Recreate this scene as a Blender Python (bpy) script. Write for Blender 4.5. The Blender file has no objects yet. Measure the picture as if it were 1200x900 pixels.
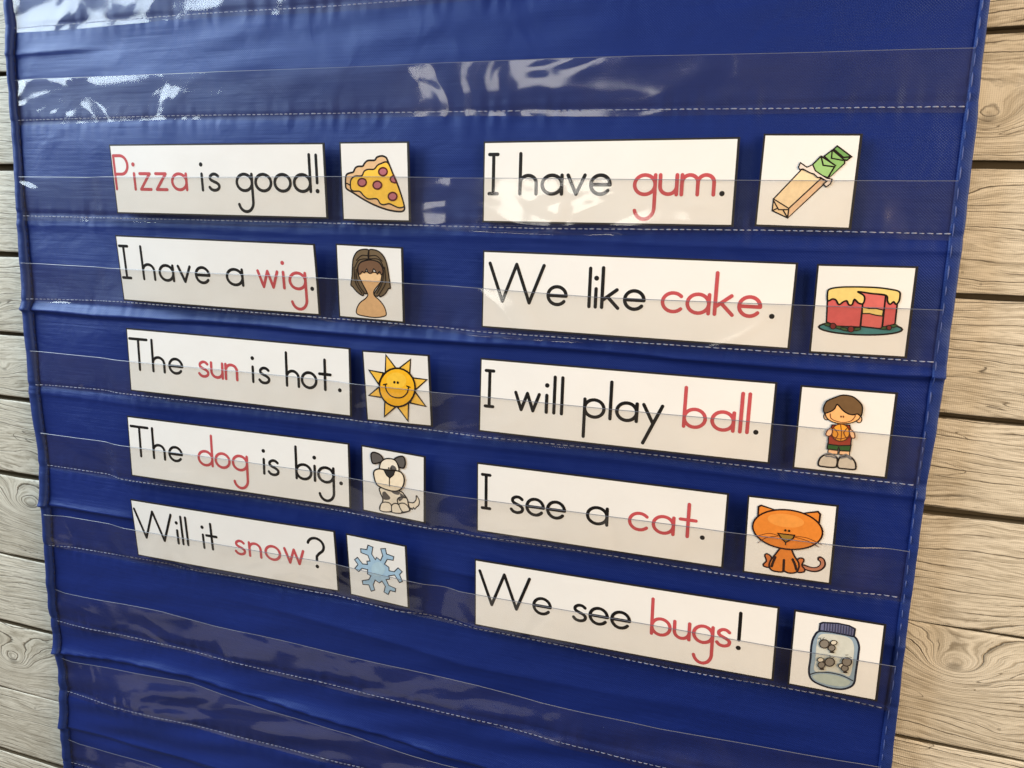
import bpy, bmesh, math, random
import numpy as np
from mathutils import Matrix, Vector, geometry

random.seed(7)
rng = np.random.default_rng(11)
scene = bpy.context.scene
col = scene.collection
S = 0.092            # metres per pocket pitch; chart coordinates are (X right, Y up, D toward the viewer) in pitches

def W3(x, y, d):
    return (x * S, -d * S, y * S)

# ------------------------------------------------------------------ camera
R = [[0.94842318, 0.03108445, 0.31547938], [-0.08646494, 0.98281317, 0.16310147], [-0.30498737, -0.18196712, 0.9348105]]
CAM = (8.13047823, -2.1409535, -6.79162499)
def b3(v): return Vector((v[0], v[2], v[1]))
r_, u_, f_ = b3(R[0]), b3(R[1]), b3(R[2])
cam_data = bpy.data.cameras.new('camera')
cam = bpy.data.objects.new('camera', cam_data)
col.objects.link(cam)
mw = Matrix((r_, u_, -f_)).transposed().to_4x4()
mw.translation = b3(CAM) * S
cam.matrix_world = mw
cam_data.sensor_width = 36.0
cam_data.lens = 36.0 * 902.75 / 1200.0
cam_data.clip_start = 0.01
cam_data.clip_end = 50
scene.camera = cam

# ------------------------------------------------------------------ world, lamps, exposure
world = bpy.data.worlds.new('World')
scene.world = world
world.use_nodes = True
wn, wl = world.node_tree.nodes, world.node_tree.links
bg = wn['Background']
tc = wn.new('ShaderNodeTexCoord')
sp = wn.new('ShaderNodeSeparateXYZ')
wl.new(tc.outputs['Generated'], sp.inputs[0])
rp = wn.new('ShaderNodeValToRGB')
mr = wn.new('ShaderNodeMapRange')
mr.inputs['From Min'].default_value = -1
wl.new(sp.outputs['Z'], mr.inputs['Value'])
wl.new(mr.outputs[0], rp.inputs[0])
els = rp.color_ramp.elements
els[0].position = 0.0; els[0].color = (0.10, 0.075, 0.05, 1)      # floor of the room
els[1].position = 1.0; els[1].color = (0.72, 0.70, 0.66, 1)       # ceiling
for pos, c in ((0.27, (0.11, 0.085, 0.06, 1)), (0.285, (0.30, 0.26, 0.21, 1)), (0.47, (0.34, 0.30, 0.25, 1)), (0.50, (0.40, 0.37, 0.33, 1)), (0.8, (0.50, 0.47, 0.43, 1))):
    e = els.new(pos); e.color = c
wl.new(rp.outputs[0], bg.inputs['Color'])
bg.inputs['Strength'].default_value = 0.30

def area(name, loc, target, sx, sy, power, color):
    l = bpy.data.lights.new(name, 'AREA')
    l.shape = 'RECTANGLE'; l.size = sx; l.size_y = sy; l.energy = power; l.color = color
    o = bpy.data.objects.new(name, l); col.objects.link(o)
    o.location = loc
    o.rotation_euler = (Vector(target) - Vector(loc)).to_track_quat('-Z', 'Y').to_euler()
    return o
area('window_light', (-1.36, -0.88, 0.80), (0.35, 0, -0.3), 1.4, 1.5, 72.0, (0.77, 0.91, 1.0))
area('room_lamp_light', (2.0, -0.82, 0.0), (0.7, 0, -0.45), 1.0, 1.0, 34.0, (1.0, 0.73, 0.47))
area('far_window_light', (0.10, -1.70, 0.04), (0.5, 0, -0.1), 0.40, 0.42, 2.7, (1.0, 0.97, 0.9))
area('low_reflection_light', (-0.30, -1.15, -1.40), (0.4, 0, -0.6), 1.2, 0.5, 1.0, (1.0, 0.92, 0.82))  # unseen lamp added low down to put pale reflections in the lower pockets

vs = scene.view_settings
vs.view_transform = 'Standard'; vs.look = 'None'; vs.exposure = 0.20; vs.gamma = 1.0
scene.cycles.max_bounces = 8
scene.cycles.transparent_max_bounces = 16

# ------------------------------------------------------------------ helpers
def tag(o, label=None, cat=None, group=None, kind=None):
    for k, v in (('label', label), ('category', cat), ('group', group), ('kind', kind)):
        if v: o[k] = v
    return o

def mesh_obj(name, verts, faces, mats, parent=None, smooth=False, idx=None):
    me = bpy.data.meshes.new(name)
    me.from_pydata([tuple(v) for v in verts], [], [tuple(f) for f in faces])
    for m in (mats if isinstance(mats, (list, tuple)) else [mats]): me.materials.append(m)
    if idx is not None: me.polygons.foreach_set('material_index', list(idx))
    if smooth: me.polygons.foreach_set('use_smooth', [True] * len(me.polygons))
    me.update()
    o = bpy.data.objects.new(name, me); col.objects.link(o)
    if parent is not None: o.parent = parent; o.matrix_parent_inverse = Matrix.Translation(-parent.location) if parent.parent is None else Matrix.Identity(4)
    return o

def empty(name, loc):
    o = bpy.data.objects.new(name, None); col.objects.link(o); o.location = loc; o.empty_display_size = 0.02
    return o

def grid_faces(nx, ny):
    return [(j * nx + i, j * nx + i + 1, (j + 1) * nx + i + 1, (j + 1) * nx + i) for j in range(ny - 1) for i in range(nx - 1)]

def srgb(r, g, b):
    f = lambda c: (c / 255 / 12.92) if c / 255 <= 0.04045 else ((c / 255 + 0.055) / 1.055) ** 2.4
    return (f(r), f(g), f(b), 1)

class NT:
    def __init__(s, m): s.n, s.l = m.node_tree.nodes, m.node_tree.links
    def new(s, t, **k):
        n = s.n.new(t)
        for a, v in k.items(): setattr(n, a, v)
        return n
    def put(s, sock, v):
        if hasattr(v, 'is_output') or hasattr(v, 'links'): s.l.new(v, sock)
        else: sock.default_value = v
    def math(s, op, a, b=None, c=None, clamp=False):
        n = s.new('ShaderNodeMath', operation=op, use_clamp=clamp)
        s.put(n.inputs[0], a)
        if b is not None: s.put(n.inputs[1], b)
        if c is not None: s.put(n.inputs[2], c)
        return n.outputs[0]
    def mix(s, fac, a, b, mode='MIX'):
        n = s.new('ShaderNodeMix', data_type='RGBA', blend_type=mode)
        s.put(n.inputs[0], fac); s.put(n.inputs[6], a); s.put(n.inputs[7], b)
        return n.outputs[2]
    def noise(s, vec, scale, detail=3, rough=0.5, dist=0.0):
        n = s.new('ShaderNodeTexNoise')
        s.l.new(vec, n.inputs['Vector'])
        n.inputs['Scale'].default_value = scale; n.inputs['Detail'].default_value = detail
        n.inputs['Roughness'].default_value = rough; n.inputs['Distortion'].default_value = dist
        return n.outputs[0]
    def ramp(s, v, a, b, lo=0.0, hi=1.0, smooth=True):
        n = s.new('ShaderNodeMapRange', interpolation_type='SMOOTHSTEP' if smooth else 'LINEAR')
        s.put(n.inputs[0], v)
        for i, x in zip((1, 2, 3, 4), (a, b, lo, hi)): n.inputs[i].default_value = x
        return n.outputs[0]
    def pitch_pos(s):
        """position in pocket pitches: x right, y up"""
        g = s.new('ShaderNodeNewGeometry')
        m = s.new('ShaderNodeVectorMath', operation='SCALE'); m.inputs[3].default_value = 1 / S
        s.l.new(g.outputs['Position'], m.inputs[0])
        x = s.new('ShaderNodeSeparateXYZ'); s.l.new(m.outputs[0], x.inputs[0])
        return m.outputs[0], x.outputs['X'], x.outputs['Z']
    def xyz(s, x, y, z=0.0):
        n = s.new('ShaderNodeCombineXYZ'); s.put(n.inputs[0], x); s.put(n.inputs[1], y); s.put(n.inputs[2], z)
        return n.outputs[0]

def new_mat(name):
    m = bpy.data.materials.new(name); m.use_nodes = True
    return m, NT(m), m.node_tree.nodes['Principled BSDF']

def bump(t, bsdf, h, strength, dist):
    b = t.new('ShaderNodeBump'); b.inputs['Strength'].default_value = strength; b.inputs['Distance'].default_value = dist
    t.l.new(h, b.inputs['Height']); t.l.new(b.outputs[0], bsdf.inputs['Normal'])

_ink = {}
def ink(rgb, rough=0.42):
    """printed ink: flat colour with the faint mottling of an inkjet"""
    if rgb in _ink: return _ink[rgb]
    m, t, b = new_mat('ink_%02x%02x%02x' % rgb)
    p, x, y = t.pitch_pos()
    n = t.noise(p, 22, 2)
    c = srgb(*rgb)
    lo = tuple(v * 0.86 for v in c[:3]) + (1,); hi = tuple(min(1, v * 1.12) for v in c[:3]) + (1,)
    t.l.new(t.mix(n, lo, hi), b.inputs['Base Color'])
    b.inputs['Roughness'].default_value = rough
    b.inputs['Specular IOR Level'].default_value = 0.22
    _ink[rgb] = m
    return m

# ------------------------------------------------------------------ materials
def fabric_mat(name, base, rough=0.43):
    m, t, b = new_mat(name)
    p, x, y = t.pitch_pos()
    weft = t.math('SINE', t.math('MULTIPLY', y, 2 * math.pi / 0.021))
    warp = t.math('SINE', t.math('MULTIPLY', x, 2 * math.pi / 0.023))
    weave = t.math('MULTIPLY', weft, warp)
    streak = t.noise(t.xyz(t.math('MULTIPLY', x, 9.0), t.math('MULTIPLY', y, 1.2)), 1.0, 4, 0.6)
    streak2 = t.noise(t.xyz(t.math('MULTIPLY', x, 1.2), t.math('MULTIPLY', y, 26.0)), 1.0, 3, 0.6)
    v = t.math('ADD', t.math('MULTIPLY', streak, 0.22), t.math('MULTIPLY', streak2, 0.22))
    lo = tuple(c * 0.80 for c in base) + (1,); hi = tuple(c * 1.22 for c in base) + (1,)
    fac = t.math('ADD', t.math('MULTIPLY', weave, 0.10), t.math('ADD', v, 0.28), clamp=True)
    t.l.new(t.mix(fac, lo, hi), b.inputs['Base Color'])
    b.inputs['Roughness'].default_value = rough
    b.inputs['Specular IOR Level'].default_value = 0.48
    b.inputs['Specular Tint'].default_value = (0.42, 0.62, 1.0, 1)
    b.inputs['Sheen Weight'].default_value = 0.06
    b.inputs['Sheen Roughness'].default_value = 0.4
    b.inputs['Sheen Tint'].default_value = (0.5, 0.65, 1, 1)
    cr = t.noise(p, 2.2, 3, 0.5, 0.4)
    h = t.math('ADD', t.math('MULTIPLY', weave, 0.10), t.math('ADD', t.math('MULTIPLY', cr, 2.6), t.math('MULTIPLY', streak2, 0.45)))
    bump(t, b, h, 0.75, 0.0010)
    return m
FAB = fabric_mat('blue_nylon', (0.0055, 0.0160, 0.138), 0.40)
BIND = fabric_mat('blue_binding', (0.010, 0.024, 0.145), 0.5)

def film_mat():
    m, t, b = new_mat('clear_vinyl')
    t.n.remove(b)
    out = t.n['Material Output']
    p, x, y = t.pitch_pos()
    tr = t.new('ShaderNodeBsdfTransparent'); tr.inputs[0].default_value = (0.965, 0.95, 0.925, 1)
    gl = t.new('ShaderNodeBsdfGlossy'); gl.inputs['Roughness'].default_value = 0.125
    gl.inputs['Color'].default_value = (1, 1, 1, 1)
    n1 = t.noise(t.xyz(t.math('MULTIPLY', x, 1.0), t.math('MULTIPLY', y, 1.6)), 0.75, 1, 0.35, 2.2)
    n2 = t.noise(t.xyz(x, t.math('MULTIPLY', y, 1.5)), 3.0, 1, 0.4, 0.8)
    h = t.math('ADD', t.math('MULTIPLY', n1, 1.0), t.math('MULTIPLY', n2, 0.05))
    bp = t.new('ShaderNodeBump'); bp.inputs['Strength'].default_value = 0.8; bp.inputs['Distance'].default_value = 0.0060
    t.l.new(h, bp.inputs['Height'])
    t.l.new(bp.outputs[0], gl.inputs['Normal'])
    lw = t.new('ShaderNodeLayerWeight'); lw.inputs['Blend'].default_value = 0.5
    t.l.new(bp.outputs[0], lw.inputs['Normal'])
    fres = t.math('ADD', 0.050, t.math('MULTIPLY', t.math('POWER', lw.outputs['Facing'], 5.0), 0.90))   # Schlick, the same from both sides
    df = t.new('ShaderNodeBsdfDiffuse'); df.inputs['Color'].default_value = (0.66, 0.58, 0.54, 1)
    haze = t.noise(p, 1.3, 4, 0.6, 1.0)
    mx0 = t.new('ShaderNodeMixShader'); t.l.new(t.ramp(haze, 0.3, 0.8, 0.006, 0.020), mx0.inputs[0])
    t.l.new(tr.outputs[0], mx0.inputs[1]); t.l.new(df.outputs[0], mx0.inputs[2])
    mx = t.new('ShaderNodeMixShader')
    t.l.new(fres, mx.inputs[0]); t.l.new(mx0.outputs[0], mx.inputs[1]); t.l.new(gl.outputs[0], mx.inputs[2])
    t.l.new(mx.outputs[0], out.inputs['Surface'])
    return m
FILM = film_mat()

def plain(name, c, rough=0.5, spec=0.5, var=0.15, scale=30):
    m, t, b = new_mat(name)
    p, x, y = t.pitch_pos()
    n = t.noise(p, scale, 3)
    t.l.new(t.mix(n, tuple(v * (1 - var) for v in c) + (1,), tuple(min(1, v * (1 + var)) for v in c) + (1,)), b.inputs['Base Color'])
    b.inputs['Roughness'].default_value = rough; b.inputs['Specular IOR Level'].default_value = spec
    return m
THREAD = plain('pale_blue_thread', (0.22, 0.25, 0.37), 0.55)
THREAD2 = plain('blue_thread', (0.04, 0.075, 0.27), 0.5)
THREADN = plain('navy_thread', (0.008, 0.014, 0.07), 0.6)
EDGE = plain('vinyl_cut_edge', (0.12, 0.13, 0.17), 0.3)
CARDEDGE = plain('black_card_border', (0.014, 0.013, 0.015), 0.45, 0.4)

def paper_mat():
    m, t, b = new_mat('laminated_white_card')
    p, x, y = t.pitch_pos()
    n = t.noise(p, 1.7, 4, 0.6)
    f = t.noise(t.xyz(t.math('MULTIPLY', x, 40), t.math('MULTIPLY', y, 40)), 1.0, 2)
    c = t.mix(n, (0.76, 0.765, 0.765, 1), (0.84, 0.845, 0.845, 1))
    t.l.new(c, b.inputs['Base Color'])
    b.inputs['Roughness'].default_value = 0.38
    b.inputs['Specular IOR Level'].default_value = 0.4
    h = t.math('ADD', t.math('MULTIPLY', n, 1.0), t.math('MULTIPLY', f, 0.03))
    bump(t, b, h, 0.5, 0.0012)
    return m
PAPER = paper_mat()

KNOTS = [(9.62, -1.10, .30, .17, 1.1), (9.52, -1.67, .13, .07, .5), (9.93, -5.62, .34, .20, 1.6), (10.33, -6.12, .09, .07, .4),
         (-0.55, -5.64, .50, .24, 1.5), (-1.12, -7.92, .42, .22, 1.5), (-0.49, -7.53, .10, .06, .35), (-0.80, -8.56, .12, .08, .4),
         (9.58, -2.27, .06, .05, .25), (9.72, -2.36, .07, .05, .25), (-1.35, -3.0, .3, .15, 1.0), (-0.8, -3.9, .22, .1, .7),
         (10.9, -3.0, .3, .2, 1.3), (10.6, -4.7, .2, .1, .8), (3.0, -4.6, .4, .2, 1.4), (6.0, -7.6, .4, .2, 1.4)]
def wood_mat():
    m, t, b = new_mat('weathered_whitewashed_wood')
    p, x, y = t.pitch_pos()
    oi = t.new('ShaderNodeObjectInfo')
    rnd = t.math('MULTIPLY', oi.outputs['Random'], 17.0)
    low = t.noise(t.xyz(t.math('ADD', t.math('MULTIPLY', x, 0.55), rnd), t.math('MULTIPLY', y, 1.7), rnd), 1.0, 2, 0.5)
    low2 = t.noise(t.xyz(t.math('ADD', t.math('MULTIPLY', x, 4.0), rnd), t.math('MULTIPLY', y, 12.0), rnd), 1.0, 3, 0.6)
    height = t.math('ADD', y, t.math('ADD', t.math('MULTIPLY', low, 0.30), t.math('MULTIPLY', low2, 0.032)))
    core = None
    for (kx, ky, rx, ry, a) in KNOTS:
        dx = t.math('DIVIDE', t.math('SUBTRACT', x, kx), rx)
        dy = t.math('DIVIDE', t.math('SUBTRACT', y, ky), ry)
        r2 = t.math('ADD', t.math('MULTIPLY', dx, dx), t.math('MULTIPLY', dy, dy))
        g = t.math('DIVIDE', a * ry * 1.8, t.math('ADD', 1.0, r2))
        height = t.math('ADD', height, g)
        c = t.ramp(r2, 0.0, 0.06, 1.0, 0.0)
        core = c if core is None else t.math('MAXIMUM', core, c)
    def lines(freq, width, seed):
        ph = t.math('ADD', t.math('MULTIPLY', height, freq), seed)
        tri = t.math('PINGPONG', ph, 0.5)
        return t.ramp(tri, 0.0, width, 1.0, 0.0)
    # how strongly a growth line shows changes along the board
    mask = t.ramp(t.noise(t.xyz(t.math('ADD', t.math('MULTIPLY', x, 0.9), rnd), t.math('MULTIPLY', height, 9.0), rnd), 1.0, 3, 0.6), 0.42, 0.56)
    mask2 = t.ramp(t.noise(t.xyz(t.math('ADD', t.math('MULTIPLY', x, 1.6), rnd), t.math('MULTIPLY', height, 14.0), t.math('ADD', rnd, 4.0)), 1.0, 3, 0.6), 0.46, 0.60)
    l1 = t.math('MULTIPLY', lines(14.0, 0.085, 0.0), mask)
    l2 = t.math('MULTIPLY', lines(34.0, 0.20, 0.3), mask2)
    fine = t.noise(t.xyz(t.math('MULTIPLY', x, 3.0), t.math('MULTIPLY', height, 55.0), rnd), 1.0, 3, 0.65)
    tone = t.noise(t.xyz(t.math('ADD', t.math('MULTIPLY', x, 0.5), rnd), t.math('MULTIPLY', y, 3.0), rnd), 1.0, 3, 0.6)
    base = t.mix(tone, (0.50, 0.455, 0.355, 1), (0.76, 0.73, 0.645, 1))
    base = t.mix(t.math('MULTIPLY', oi.outputs['Random'], 0.30), base, (0.46, 0.43, 0.36, 1))
    pores = t.ramp(t.noise(t.xyz(t.math('MULTIPLY', x, 9.0), t.math('MULTIPLY', height, 110.0), rnd), 1.0, 2, 0.5), 0.58, 0.72)
    base = t.mix(t.math('MULTIPLY', pores, 0.45), base, (0.15, 0.125, 0.09, 1))
    crack = t.math('MULTIPLY', t.ramp(t.math('ABSOLUTE', t.math('SUBTRACT', t.noise(t.xyz(t.math('ADD', t.math('MULTIPLY', x, 0.7), rnd), t.math('MULTIPLY', height, 5.0), rnd), 1.0, 2, 0.5), 0.5)), 0.0, 0.006, 1.0, 0.0), t.ramp(t.noise(t.xyz(t.math('ADD', x, rnd), t.math('MULTIPLY', y, 2.0), 3.0), 1.2, 2), 0.5, 0.6))
    base = t.mix(t.math('MULTIPLY', crack, 0.85), base, (0.05, 0.04, 0.028, 1))
    base = t.mix(t.ramp(fine, 0.30, 0.62, 0.60, 0.0), base, (0.20, 0.165, 0.11, 1))
    base = t.mix(t.math('MULTIPLY', l2, 0.58), base, (0.12, 0.095, 0.06, 1))
    base = t.mix(t.math('MULTIPLY', l1, 0.92), base, (0.075, 0.058, 0.036, 1))
    base = t.mix(t.math('MULTIPLY', core, 0.45), base, (0.05, 0.04, 0.026, 1))
    t.l.new(base, b.inputs['Base Color'])
    b.inputs['Roughness'].default_value = 0.55
    b.inputs['Specular IOR Level'].default_value = 0.35
    weave = t.math('MULTIPLY', t.math('SINE', t.math('MULTIPLY', t.math('ADD', x, y), 2 * math.pi / 0.030)), t.math('SINE', t.math('MULTIPLY', t.math('SUBTRACT', x, y), 2 * math.pi / 0.030)))
    h = t.math('SUBTRACT', t.math('ADD', t.math('MULTIPLY', fine, 0.35), t.math('MULTIPLY', weave, 0.10)), t.math('MULTIPLY', l1, 0.7))
    bump(t, b, h, 0.6, 0.0010)
    return m
WOOD = wood_mat()
GAP = plain('dark_joint_backing', (0.085, 0.068, 0.042), 0.8, 0.2)

# ------------------------------------------------------------------ plank wall
WALLD = -0.20
wall = empty('plank_wall', W3(4.5, -11.6, WALLD))
tag(wall, 'wall of horizontal whitewashed wooden planks with dark joints behind the blue chart', 'wall')
mesh_obj('backing', [W3(-4, -11.6, WALLD - .13), W3(13.5, -11.6, WALLD - .13), W3(13.5, 2.6, WALLD - .13), W3(-4, 2.6, WALLD - .13),
                     W3(-4, -11.6, WALLD - .25), W3(13.5, -11.6, WALLD - .25), W3(13.5, 2.6, WALLD - .25), W3(-4, 2.6, WALLD - .25)],
         [(0, 1, 2, 3), (7, 6, 5, 4), (0, 4, 5, 1), (1, 5, 6, 2), (2, 6, 7, 3), (3, 7, 4, 0)], GAP, wall)
joints = [2.6, 1.55, 0.55, -0.452, -1.457, -2.473, -3.44, -4.26, -5.262, -6.38, -7.38, -8.37, -9.36, -10.35, -11.6]
gapw = [.05, .05, .05, .050, .070, .055, .045, .065, .040, .035, .035, .035, .035, .04, .04]
def wob(seed, x, amp, k=1.0):
    r = np.random.default_rng(seed); v = 0 * x
    for f in (0.35, 0.9, 2.1, 5.3, 13.0):
        v = v + math.pow(f, -0.75) * np.sin(f * k * x + r.uniform(0, 6.28)) * 0.45
    return v * amp
for i in range(len(joints) - 1):
    xs = np.linspace(-4, 13.5, 220)
    yt = joints[i] - gapw[i] / 2 + wob(100 + i, xs, 0.014)
    yb = joints[i + 1] + gapw[i + 1] / 2 + wob(200 + i, xs, 0.014)
    off = random.uniform(-.012, .012)
    prof = [(0, -.12), (0, -.010), (.006, -.002), (.03, 0), (.5, .003), (.97, 0), (.994, -.002), (1, -.010), (1, -.12)]
    V = []; F = []
    n = len(prof)
    for a in range(len(xs)):
        for (s, dd) in prof:
            V.append(W3(xs[a], yt[a] + (yb[a] - yt[a]) * s, WALLD + off + dd))
    for a in range(len(xs) - 1):
        for k in range(n - 1):
            F.append((a * n + k, a * n + k + 1, (a + 1) * n + k + 1, (a + 1) * n + k))
    F.append(tuple(range(n))); F.append(tuple((len(xs) - 1) * n + k for k in reversed(range(n))))
    mesh_obj('plank', V, F, [WOOD, GAP], wall, smooth=True, idx=[1 if (q % (n - 1)) in (0, n - 2) else 0 for q in range(len(F) - 2)] + [1, 1])

# ------------------------------------------------------------------ blue fabric of the chart
ip = np.interp
YTOP, YBOT, XR = 0.95, -10.45, 9.42
def xleft(y):   # seam beside the left binding
    return ip(-y, [-.95, 0, .4, 1, 2, 3, 4, 5, 6, 7, 8, 9, 10.45], [.06, .06, .01, -.005, -.034, -.034, -.011, .004, -.012, -.04, -.01, -.01, -.01])
def xouter(y):
    return ip(-y, [-.95, -.27, .97, 2.3, 3.5, 5.5, 7.1, 8, 9.1, 10.45], [-.01, -.028, -.08, -.155, -.16, -.133, -.13, -.12, -.115, -.11]) + wob(5, np.asarray(y, float), .012, 2.0)
def xright(y):
    return ip(-y, [-.95, .3, .7, 1.14, 2.15, 3.35, 4.3, 6.6, 10.45], [9.47, 9.475, 9.478, 9.497, 9.513, 9.503, 9.487, 9.525, 9.53]) + wob(6, np.asarray(y, float), .009, 2.0)
def seam_y(k, x):   # stitched bottom of pocket k (k=0 is the highest one in view)
    tabs = {0: ([0, 2.2, 4.1, 9.5], [-.02, -.013, -.025, -.04]),
            1: ([0, 2.1, 4.1, 5.8, 7.3, 9.43], [-.982, -.976, -.99, -1.002, -1.02, -1.046]),
            2: ([0, 4.1, 6.2, 8.1, 9.4], [-2.028, -2.021, -2.02, -1.987, -1.98]),
            3: ([0, 1.35, 3.86, 4.8, 5.6, 9.41], [-2.973, -2.929, -2.95, -2.96, -2.983, -2.97]),
            4: ([0, 1.38, 4.19, 5.6, 9.4], [-3.984, -3.961, -3.97, -3.987, -3.979]),
            5: ([0, 1.3, 4.17, 5.03, 5.6, 9.42], [-4.983, -4.978, -4.962, -4.993, -5.008, -4.986]),
            6: ([0, 1.32, 4.04, 4.86, 5.6, 8.5, 9.42], [-5.994, -5.965, -5.915, -5.957, -6.005, -5.974, -5.999]),
            7: ([0, 1.9, 3.75, 5.47, 6.33, 7.23, 9.42], [-7.029, -7.016, -7.026, -7.032, -7.062, -7.087, -7.04]),
            8: ([0, 1.5, 2.5, 3.7, 9.4], [-8.024, -8.003, -7.987, -7.954, -8.0]),
            9: ([0, 9.4], [-9.03, -9.0])}
    if k in tabs: return ip(x, *tabs[k])
    return 0 * np.asarray(x, float) - k
def top_y(k, x):
    tabs = {1: ([0, 5, 9.4], [-.567, -.584, -.631]), 2: ([0, 4.1, 5.36, 9.4], [-1.602, -1.583, -1.593, -1.585]),
            3: ([0, 3.95, 5.38, 6.7, 9.44], [-2.56, -2.56, -2.576, -2.597, -2.562]), 4: ([0, 4.2, 5.4, 9.4], [-3.574, -3.593, -3.592, -3.587]),
            5: ([0, 4.2, 5.42, 7.95, 9.42], [-4.569, -4.574, -4.607, -4.596, -4.56]),
            6: ([0, 4.0, 5.0, 5.44, 8.47, 9.44], [-5.586, -5.539, -5.57, -5.615, -5.585, -5.561]),
            7: ([0, 1.7, 2.4, 3, 4, 4.85, 5.65, 6.32, 7.5, 8.6, 9.26], [-6.606, -6.56, -6.59, -6.585, -6.606, -6.612, -6.63, -6.675, -6.676, -6.61, -6.579]),
            8: ([0, .8, 2.05, 3.1, 4.15, 4.42, 5.27, 9.4], [-7.557, -7.50, -7.43, -7.50, -7.56, -7.60, -7.66, -7.62]),
            9: ([0, 1.4, 9.4], [-8.697, -8.694, -8.6])}
    if k in tabs: return ip(x, *tabs[k])
    return seam_y(k, x) + .42

def waves(seed, n, fx, fy):
    r = np.random.default_rng(seed)
    P = [(r.normal() * fx, r.normal() * fy, r.uniform(0, 6.28), r.uniform(.5, 1)) for _ in range(n)]
    return lambda X, Y: sum(a * np.sin(kx * X + ky * Y + ph) for kx, ky, ph, a in P) / math.sqrt(n)
wv_big = waves(1, 10, 0.9, 1.3)
wv_mid = waves(2, 16, 1.6, 5.0)
wv_diag = waves(3, 14, 3.0, 7.0)
wv_puck = waves(4, 20, 26.0, 0.8)
FOLDS = [  # (xs, ys, amplitude xs, amplitudes, soft side above, sharp side below)
    ([0, 9.42], [-3.105, -3.10], [0, 2, 4.5, 6, 9.4], [.055, .05, .045, .05, .055], .09, .014),
    ([0, 1.2, 1.8], [-5.50, -5.48, -5.47], [0, 1.1, 1.6, 9.4], [.05, .045, 0, 0], .08, .014),
    ([0, .8, 2.0, 3.1, 4.2, 5.3, 9.42], [-7.46, -7.40, -7.36, -7.40, -7.47, -7.56, -7.6], [0, 1, 4, 6, 9.4], [.06, .06, .06, .045, .03], .10, .016),
    ([0, 1.1, 2.0], [-.29, -.285, -.26], [0, .9, 1.3, 9.4], [.022, .018, 0, 0], .06, .02),
    ([0, 9.42], [-4.10, -4.10], [0, 4, 6, 9.4], [.012, .012, .02, .03], .08, .03),
    ([0, 9.42], [-2.12, -2.12], [0, 5, 7, 9.4], [.01, .012, .018, .018], .09, .04),
    ([0, 3.5, 5.5, 9.42], [-6.2, -6.27, -6.45, -6.38], [0, 2.5, 3.6, 6, 9.4], [0, 0, .035, .03, .0], .16, .10),
    ([4, 9.42], [-5.46, -5.42], [0, 4.9, 5.3, 9.4], [0, 0, .02, .03], .12, .05),
    ([0, 9.42], [-8.50, -8.42], [0, 9.4], [.04, .04], .10, .03),
]
def relief(X, Y, sheet=False):
    """distance of the cloth in front of its mean plane, in pitches"""
    X = np.asarray(X, float); Y = np.asarray(Y, float)
    d = -0.02 + 0.020 * wv_big(X, Y) + (0.004 if sheet else 0.010) * wv_mid(X, Y)
    low = np.clip((-Y - 5.9) / 1.2, 0, 1) + np.clip((Y + 1.0) / 0.9, 0, 1) * .6
    d = d + low * (0.017 * wv_diag(X, Y) + 0.018 * wv_mid(X * .7 + 3, Y * .8))
    ph = np.mod(-Y, 1.0)
    sy = np.minimum(ph, 1 - ph)
    if not sheet: d = d + 0.0060 * wv_puck(X, Y) * np.exp(-(sy / .13) ** 2)                      # puckers beside the seams
    d = d - (0.0 if sheet else 0.010) * np.exp(-(sy / .03) ** 2)
    for xs, ys, ax, aa, up, dn in FOLDS:
        y0 = ip(X, xs, ys) + .012 * np.sin(1.7 * X + ys[0]); a = ip(X, ax, aa)
        t = Y - y0
        d = d + a * np.where(t > 0, np.exp(-t / up), np.exp(t / dn))
    return d

chart = empty('pocket_chart', W3(4.7, YBOT, 0))
tag(chart, 'blue nylon pocket chart with rows of clear pockets hanging on the plank wall', 'pocket chart')
nx, ny = 470, 620
u = np.linspace(0, 1, nx)
yy = np.linspace(YTOP, YBOT, ny)
Yg = np.repeat(yy[:, None], nx, 1)
xl = xleft(yy)[:, None]; xr = (xright(yy) - .012)[:, None]
Xg = xl + (xr - xl) * u[None, :]
Dg = relief(Xg, Yg)
V = np.stack([Xg * S, -Dg * S, Yg * S], -1).reshape(-1, 3)
def fast_grid(name, V, nx, ny, mat, parent):
    me = bpy.data.meshes.new(name)
    me.vertices.add(len(V)); me.vertices.foreach_set('co', V.astype(np.float32).ravel())
    j, i = np.meshgrid(np.arange(ny - 1), np.arange(nx - 1), indexing='ij')
    a = (j * nx + i).ravel()
    q = np.stack([a, a + nx, a + nx + 1, a + 1], 1)
    me.loops.add(q.size); me.loops.foreach_set('vertex_index', q.ravel().astype(np.int32))
    me.polygons.add(len(q)); me.polygons.foreach_set('loop_start', (np.arange(len(q)) * 4).astype(np.int32))
    me.polygons.foreach_set('loop_total', np.full(len(q), 4, np.int32))
    me.materials.append(mat); me.update(calc_edges=True); me.validate()
    me.polygons.foreach_set('use_smooth', np.ones(len(q), bool))
    o = bpy.data.objects.new(name, me); col.objects.link(o)
    o.parent = parent; o.matrix_parent_inverse = Matrix.Translation(-parent.location)
    return o
cloth = fast_grid('fabric_panel', V, nx, ny, FAB, chart)
sm = cloth.modifiers.new('thickness', 'SOLIDIFY'); sm.thickness = 0.0005; sm.offset = -1

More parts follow.
